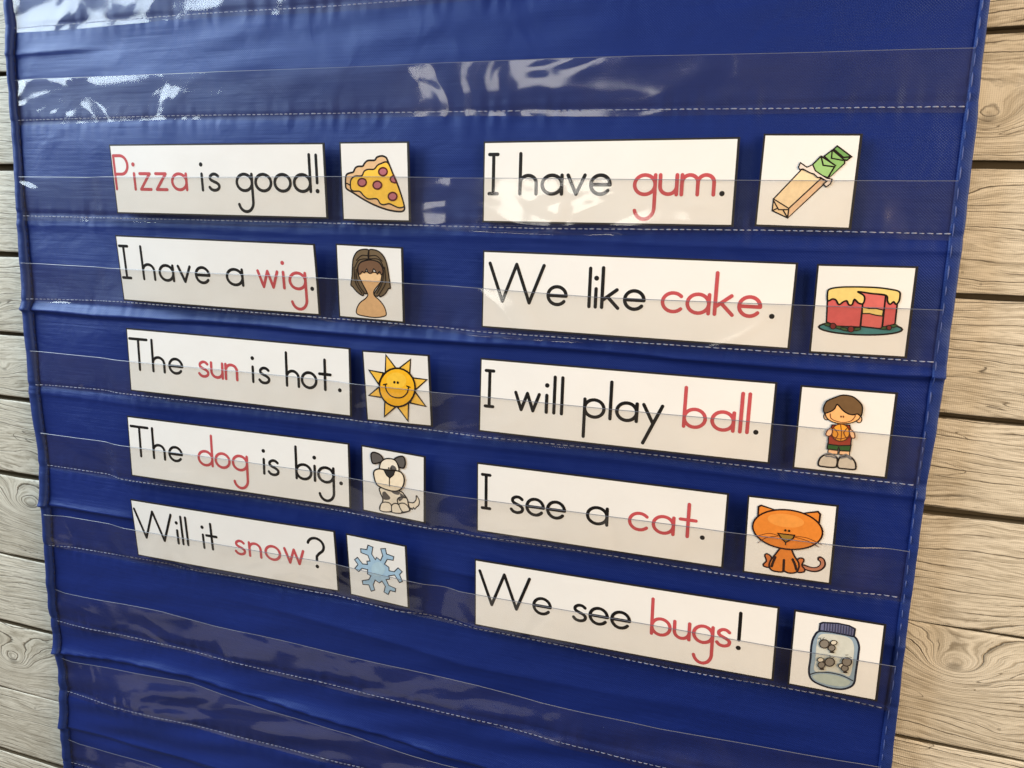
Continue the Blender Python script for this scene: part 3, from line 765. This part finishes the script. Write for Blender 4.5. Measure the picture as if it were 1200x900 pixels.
a = Art('gum', [(100, 65), (868, 68), (785, 795), (25, 770)], 'square white card printed with green gum in a tan wrapper')
a.shape('wrapper', [(175, 560), (395, 335), (470, 350), (545, 405), (295, 632)], (238, 216, 178), w=9, smooth=False)
a.shape('wrapper_side', [(295, 632), (545, 405), (592, 425), (288, 705)], (226, 192, 158), w=9, smooth=False)
a.shape('wrapper_end', [(175, 560), (295, 632), (285, 705), (165, 650)], (232, 204, 164), w=9, smooth=False, extra=[[(175, 572), (215, 642), (290, 642)], [(165, 650), (205, 632)], [(250, 645), (283, 700)]])
a.shape('gum_stick', [(632, 192), (670, 160), (780, 240), (745, 268), (712, 262)], (112, 160, 92), w=10, smooth=False, extra=[[(650, 190), (718, 246), (775, 241)]])
a.shape('gum_stick', [(570, 236), (632, 190), (726, 266), (728, 290), (610, 398), (640, 300)], (138, 182, 112), w=9, smooth=False, extra=[[(630, 195), (626, 252), (715, 268)]])
a.shape('gum_stick', [(480, 300), (545, 236), (656, 306), (598, 398), (540, 378), (500, 345)], (154, 196, 126), w=10, smooth=False, extra=[[(545, 240), (562, 305), (645, 316)]])
a.shape('foil', [(370, 320), (385, 285), (435, 320), (480, 300), (500, 345), (540, 372), (590, 403), (632, 410), (620, 445), (585, 470), (565, 447), (592, 425), (540, 395), (520, 398), (490, 370), (462, 362), (438, 350), (405, 332), (380, 336)], (226, 214, 206), w=8, smooth=False)

a = Art('cake', [(100, 38), (1025, 65), (930, 895), (22, 842)], 'square white card printed with a pink layer cake under cream icing')
PK = (204, 96, 96); CR = (228, 204, 126)
a.oval('plate', 498, 618, 385, 60, (70, 128, 132), w=15, rot=2)
a.shape('cake_side', [(195, 345), (185, 560), (280, 598), (495, 608), (518, 400), (515, 330)], PK, w=13, smooth=False)
a.shape('cake_interior', [(480, 288), (728, 322), (695, 624), (500, 602), (518, 400), (525, 330)], (210, 108, 104), w=13, smooth=False)
a.shape('cake_side', [(728, 322), (836, 380), (815, 582), (700, 612)], PK, w=13, smooth=False)
a.shape('cream_layer', [(515, 427), (580, 440), (640, 440), (708, 455), (700, 508), (640, 500), (580, 485), (515, 485)], CR, w=10, smooth=False)
a.shape('icing', [(195, 300), (212, 265), (300, 248), (450, 245), (640, 252), (780, 270), (850, 290), (858, 330), (848, 378), (822, 402), (800, 380), (768, 402), (745, 375), (730, 322), (600, 305), (475, 288), (522, 318), (535, 350), (520, 395), (480, 390), (442, 357), (422, 402), (392, 405), (372, 370), (340, 378), (300, 402), (272, 362), (240, 352), (197, 368)], CR, w=14)
for cx, cy in ((200, 585), (300, 610), (350, 625), (465, 625), (720, 615), (800, 598)):
    a.oval('leaf', cx, cy, 36, 14, (60, 88, 52), w=6, rot=12 if cx < 400 else -8, n=14)
for cx, cy, r in ((245, 597, 27), (410, 625, 28), (760, 612, 22)):
    a.oval('icing_rose', cx, cy, r, r, (120, 44, 44), w=7, n=16)

a = Art('boy', [(97, 45), (915, 112), (830, 835), (22, 745)], 'square white card printed with a boy holding an orange basketball')
SKN = (240, 182, 120); SKL = (246, 200, 160)
for cx, cy in ((314, 305), (588, 330)): a.oval('ear', cx, cy, 24, 30, SKL, w=7)
a.shape('leg', [(330, 575), (325, 618), (408, 625), (412, 590)], SKL, w=7, smooth=False)
a.shape('leg', [(425, 590), (420, 625), (508, 635), (512, 590)], SKL, w=7, smooth=False)
for P in ([(245, 715), (258, 660), (300, 628), (360, 625), (402, 655), (402, 715), (380, 735), (300, 730)], [(412, 735), (415, 670), (450, 640), (515, 645), (555, 690), (563, 740), (545, 753), (480, 748)]):
    a.shape('shoe', P, (206, 198, 186), w=13)
a.line('shoe_lace', [(300, 625), (340, 615), (395, 640)], (120, 120, 126), 12, extra=[[(430, 640), (480, 625), (520, 650)], [(310, 640), (350, 640), (390, 655)], [(440, 655), (490, 645), (525, 668)]])
a.shape('shorts', [(324, 535), (318, 578), (408, 590), (418, 562), (425, 592), (512, 597), (522, 545)], (48, 92, 44), w=9, smooth=False)
a.shape('shirt', [(360, 375), (330, 480), (328, 537), (420, 550), (518, 548), (527, 470), (510, 378)], (156, 62, 44), w=9, smooth=False)
a.shape('face', [(300, 262), (318, 318), (370, 352), (440, 366), (520, 360), (580, 332), (602, 290), (590, 230), (400, 170), (310, 215)], SKN, w=8)
a.shape('hair', [(288, 240), (308, 188), (335, 168), (380, 150), (450, 128), (530, 140), (580, 175), (612, 215), (615, 262), (603, 302), (575, 285), (535, 292), (490, 280), (448, 250), (405, 205), (382, 240), (350, 262), (300, 276)], (112, 86, 58), w=10)
a.line('smile', [(345, 282), (352, 320), (400, 345), (460, 355), (520, 342), (550, 312), (556, 296)], (110, 60, 36), 6)
for cx in (436, 456): a.oval('eye', cx, 306, 6, 9, (110, 64, 40), None)
a.oval('basketball', 433, 440, 76, 72, (232, 160, 58), (96, 46, 20), 9)
a.line('ball_seams', [(432, 370), (440, 440), (434, 510)], (110, 54, 22), 6, extra=[catmull([(375, 400), (410, 450), (385, 495)], False), catmull([(495, 395), (460, 440), (485, 490)], False), catmull([(362, 470), (430, 492), (505, 472)], False)])
a.shape('hand', [(355, 400), (322, 420), (308, 458), (340, 468), (362, 440)], SKL, (96, 50, 36), 8)
a.shape('hand', [(512, 412), (545, 438), (552, 482), (522, 480), (508, 442)], SKL, (96, 50, 36), 8)

a = Art('cat', [(90, 38), (920, 140), (858, 860), (38, 748)], 'square white card printed with a big headed orange cat')
OR = (222, 134, 54); OD = (206, 120, 66)
a.line('tail', [(605, 695), (680, 720), (740, 715), (780, 680), (775, 640), (755, 622)], (44, 22, 18), 46)
a.line('tail', [(605, 697), (680, 718), (738, 713), (776, 680), (774, 640), (758, 626)], (188, 128, 104), 22)
a.shape('hind_leg', [(305, 600), (270, 575), (248, 590), (262, 640), (235, 670), (240, 690), (290, 698), (310, 640)], OD, (44, 22, 18), 13)
a.shape('hind_leg', [(550, 630), (590, 615), (608, 635), (590, 680), (615, 718), (605, 742), (545, 737)], OD, (44, 22, 18), 13)
a.shape('body', [(405, 515), (345, 580), (300, 640), (290, 690), (315, 728), (380, 742), (415, 740), (430, 735), (470, 752), (530, 747), (558, 715), (560, 660), (520, 595), (480, 520)], OR, (44, 22, 18), 14)
a.line('front_legs', [(425, 632), (420, 735)], (44, 22, 18), 20, extra=[catmull([(345, 605), (325, 650), (312, 690)], False), catmull([(505, 625), (525, 670), (540, 720)], False)])
a.shape('ear', [(185, 225), (190, 142), (215, 130), (330, 168)], OR, (44, 22, 18), 15, smooth=False)
a.shape('ear', [(608, 205), (732, 192), (752, 215), (742, 300)], OR, (44, 22, 18), 15, smooth=False)
a.oval('head', 455, 352, 322, 178, OR, (44, 22, 18), 14, rot=8, n=44)
a.oval('head_shine', 440, 270, 170, 60, (230, 152, 72), None, rot=8)
a.line('whiskers', [(370, 405), (280, 385), (160, 415)], (96, 44, 20), 5, extra=[catmull([(370, 410), (260, 425), (185, 472)], False), catmull([(520, 412), (640, 430), (765, 490)], False), catmull([(520, 420), (640, 455), (742, 512)], False)])
a.shape('nose', [(370, 385), (520, 403), (508, 432), (440, 468), (400, 430)], (150, 116, 50), (44, 22, 18), 11, smooth=False)
a.line('mouth', [(440, 468), (440, 492)], (44, 22, 18), 7, smooth=False)
for cx, cy in ((438, 358), (472, 363)): a.oval('eye', cx, cy, 10, 11, K, None)

a = Art('jar', [(115, 68), (930, 205), (848, 880), (62, 728)], 'square white card printed with a lidded glass jar of grey bugs')
a.shape('jar', [(345, 258), (292, 308), (270, 380), (262, 500), (250, 620), (285, 695), (400, 748), (520, 770), (600, 755), (645, 715), (660, 620), (680, 480), (686, 385), (640, 305), (500, 272)], (142, 164, 184), (30, 34, 50), 16)
a.shape('jar_highlight', [(345, 290), (315, 380), (305, 500), (300, 610), (420, 612), (540, 635), (610, 650), (640, 480), (640, 380), (600, 320), (480, 290)], (202, 206, 200), None)
a.shape('jar_base', [(280, 655), (340, 635), (440, 640), (540, 665), (610, 705), (560, 745), (420, 730), (320, 695)], (176, 190, 186), None)
a.line('jar_base_edge', [(256, 640), (330, 620), (440, 626), (540, 650), (632, 695)], (40, 44, 54), 9)
a.shape('jar_lid', [(345, 192), (370, 182), (500, 190), (600, 212), (652, 240), (642, 308), (560, 290), (450, 268), (338, 254)], (112, 116, 150), (30, 34, 50), 14, smooth=False)
a.line('lid_ridges', [(385, 190), (380, 255)], (60, 62, 88), 8, smooth=False, extra=[[(385 + 24 * k, 190 + 2.5 * k + (k > 5) * 3 * (k - 5)), (380 + 24 * k, 257 + 4.0 * k)] for k in range(1, 11)])
BG, BD = (132, 126, 118), (52, 44, 38)
for hx, hy, bx, by, wx, wy in ((382, 368, 447, 405, 465, 358), (430, 527, 358, 552, 350, 508), (580, 525, 562, 580, 535, 560)):
    a.oval('bug_wing', wx, wy, 28, 20, (214, 208, 192), BD, 7, n=14)
    a.oval('bug_body', bx, by, 31, 27, BG, BD, 8, n=16)
    a.oval('bug_head', hx, hy, 42, 37, BG, BD, 9, n=18)
    a.oval('bug_feet', bx + 4, by + 36, 22, 9, BD, None, n=12)
a.line('antennae', [(330, 320), (345, 312), (350, 330)], BD, 5, extra=[[(360, 330), (380, 308)], [(425, 480), (430, 465), (440, 480)], [(450, 490), (468, 484)], [(570, 465), (590, 462)], [(605, 480), (622, 488)]])

# ------------------------------------------------------------------ clear pockets
def pocket(k):
    nxp, nyp = 560, 18
    xs = np.linspace(0.0, XR + .004, nxp)
    y1 = top_y(k, xs) + .006 * np.sin(xs * 1.1 + k); y0 = seam_y(k, xs) - .045 - .008 * np.sin(xs * 1.9 + k)
    ys_ = seam_y(k, xs)
    tt = np.linspace(0, 1, nyp)
    Y = y1[None, :] + (y0 - y1)[None, :] * tt[:, None]
    X = np.repeat(xs[None, :], nyp, 0)
    X = X + (xleft(Y) + .004) * np.clip(1 - X / .6, 0, 1)
    rel = relief(X, Y)
    base = np.maximum(relief(X, Y, True) + .004, rel - .002)
    hgt = (Y - ys_[None, :]) / .41                                    # 0 at the seam, 1 at the open top
    gapf = .007 + .042 * np.clip(hgt, 0, 1) ** .95 * np.clip((X + .05) / .25, 0, 1) * np.clip((XR + .10 - X) / .9, 0, 1) ** .6
    seed = 40 + k
    ripple = waves(seed, 12, 1.5, 2.5)(X, Y) * .017 + waves(seed + 20, 8, 3.2, 2.0)(X, Y) * .0016
    D = base + np.maximum(gapf + ripple * np.clip(hgt * 2.5, 0, 1), .006)
    # rest the sheet on the cards that stand in this pocket
    need = np.full_like(D, -1.0)
    for c in CARDS.get(k, []):
        cX = c.x
        inside = (np.abs(X - cX) < c.w / 2 + .05) & (Y > c.y - .05)
        a_ = np.clip(X - (cX - c.w / 2), 0, c.w); b_ = np.clip(Y - c.y, 0, c.h)
        cd = c.pt(a_, b_)[2] + .014
        need = np.where(inside, np.maximum(need, cd), need)
    low = np.where(need > 0, need, D)
    # widen and soften along x so that the sheet drapes from card to card
    r = 14
    dil = np.max(np.stack([np.roll(low, s, 1) for s in range(-r, r + 1)]), 0)
    ker = np.hanning(2 * r + 1); ker /= ker.sum()
    pad = np.pad(dil, ((0, 0), (r, r)), mode='edge')
    soft = np.stack([np.convolve(pad[j], ker, 'valid') for j in range(nyp)])
    if CARDS.get(k):
        D = np.maximum(D, soft) * 1.0
        D = np.where(hgt < 0, np.minimum(D, np.maximum(base + .007, soft)), D)
    V = np.stack([X * S, -D * S, Y * S], -1).reshape(-1, 3)
    p = fast_grid('clear_pocket', V, nxp, nyp, FILM, chart)
    # cut upper edge of the vinyl
    w = .0045
    EV = []; EF = []
    for i in range(nxp):
        EV += [W3(X[0, i], Y[0, i] + w / 2, D[0, i] + .001), W3(X[0, i], Y[0, i] - w / 2, D[0, i] + .0035)]
    EF = [(2 * i, 2 * i + 1, 2 * i + 3, 2 * i + 2) for i in range(nxp - 1)]
    e = mesh_obj('pocket_rim', EV, EF, EDGE, None); e.parent = p
    pts = [(X[nyp - 1, i], ys_[i], max(D[-2, i], relief(X[-2, i], ys_[i]) + .006)) for i in range(0, nxp)]
    Dseam = [np.interp(ys_[i], Y[::-1, i], D[::-1, i]) for i in range(nxp)]
    pts = [(X[nyp - 1, i], ys_[i], Dseam[i]) for i in range(nxp)]
    st = stitch_mesh('seam_stitching', pts, .042, .016, .0085, .001, THREAD, None)
    st.parent = p
    for o in (e, st): o.matrix_parent_inverse = (chart_inv)
    return p
chart_inv = Matrix.Translation(-chart.location)
bpy.context.view_layer.update()
for k in range(0, 10):
    pk_ = pocket(k)
bpy.context.view_layer.update()
# children of pockets keep world-space coordinates
for o in list(col.objects):
    if o.parent is not None and o.parent.name.startswith('clear_pocket'):
        o.matrix_parent_inverse = Matrix.Identity(4)
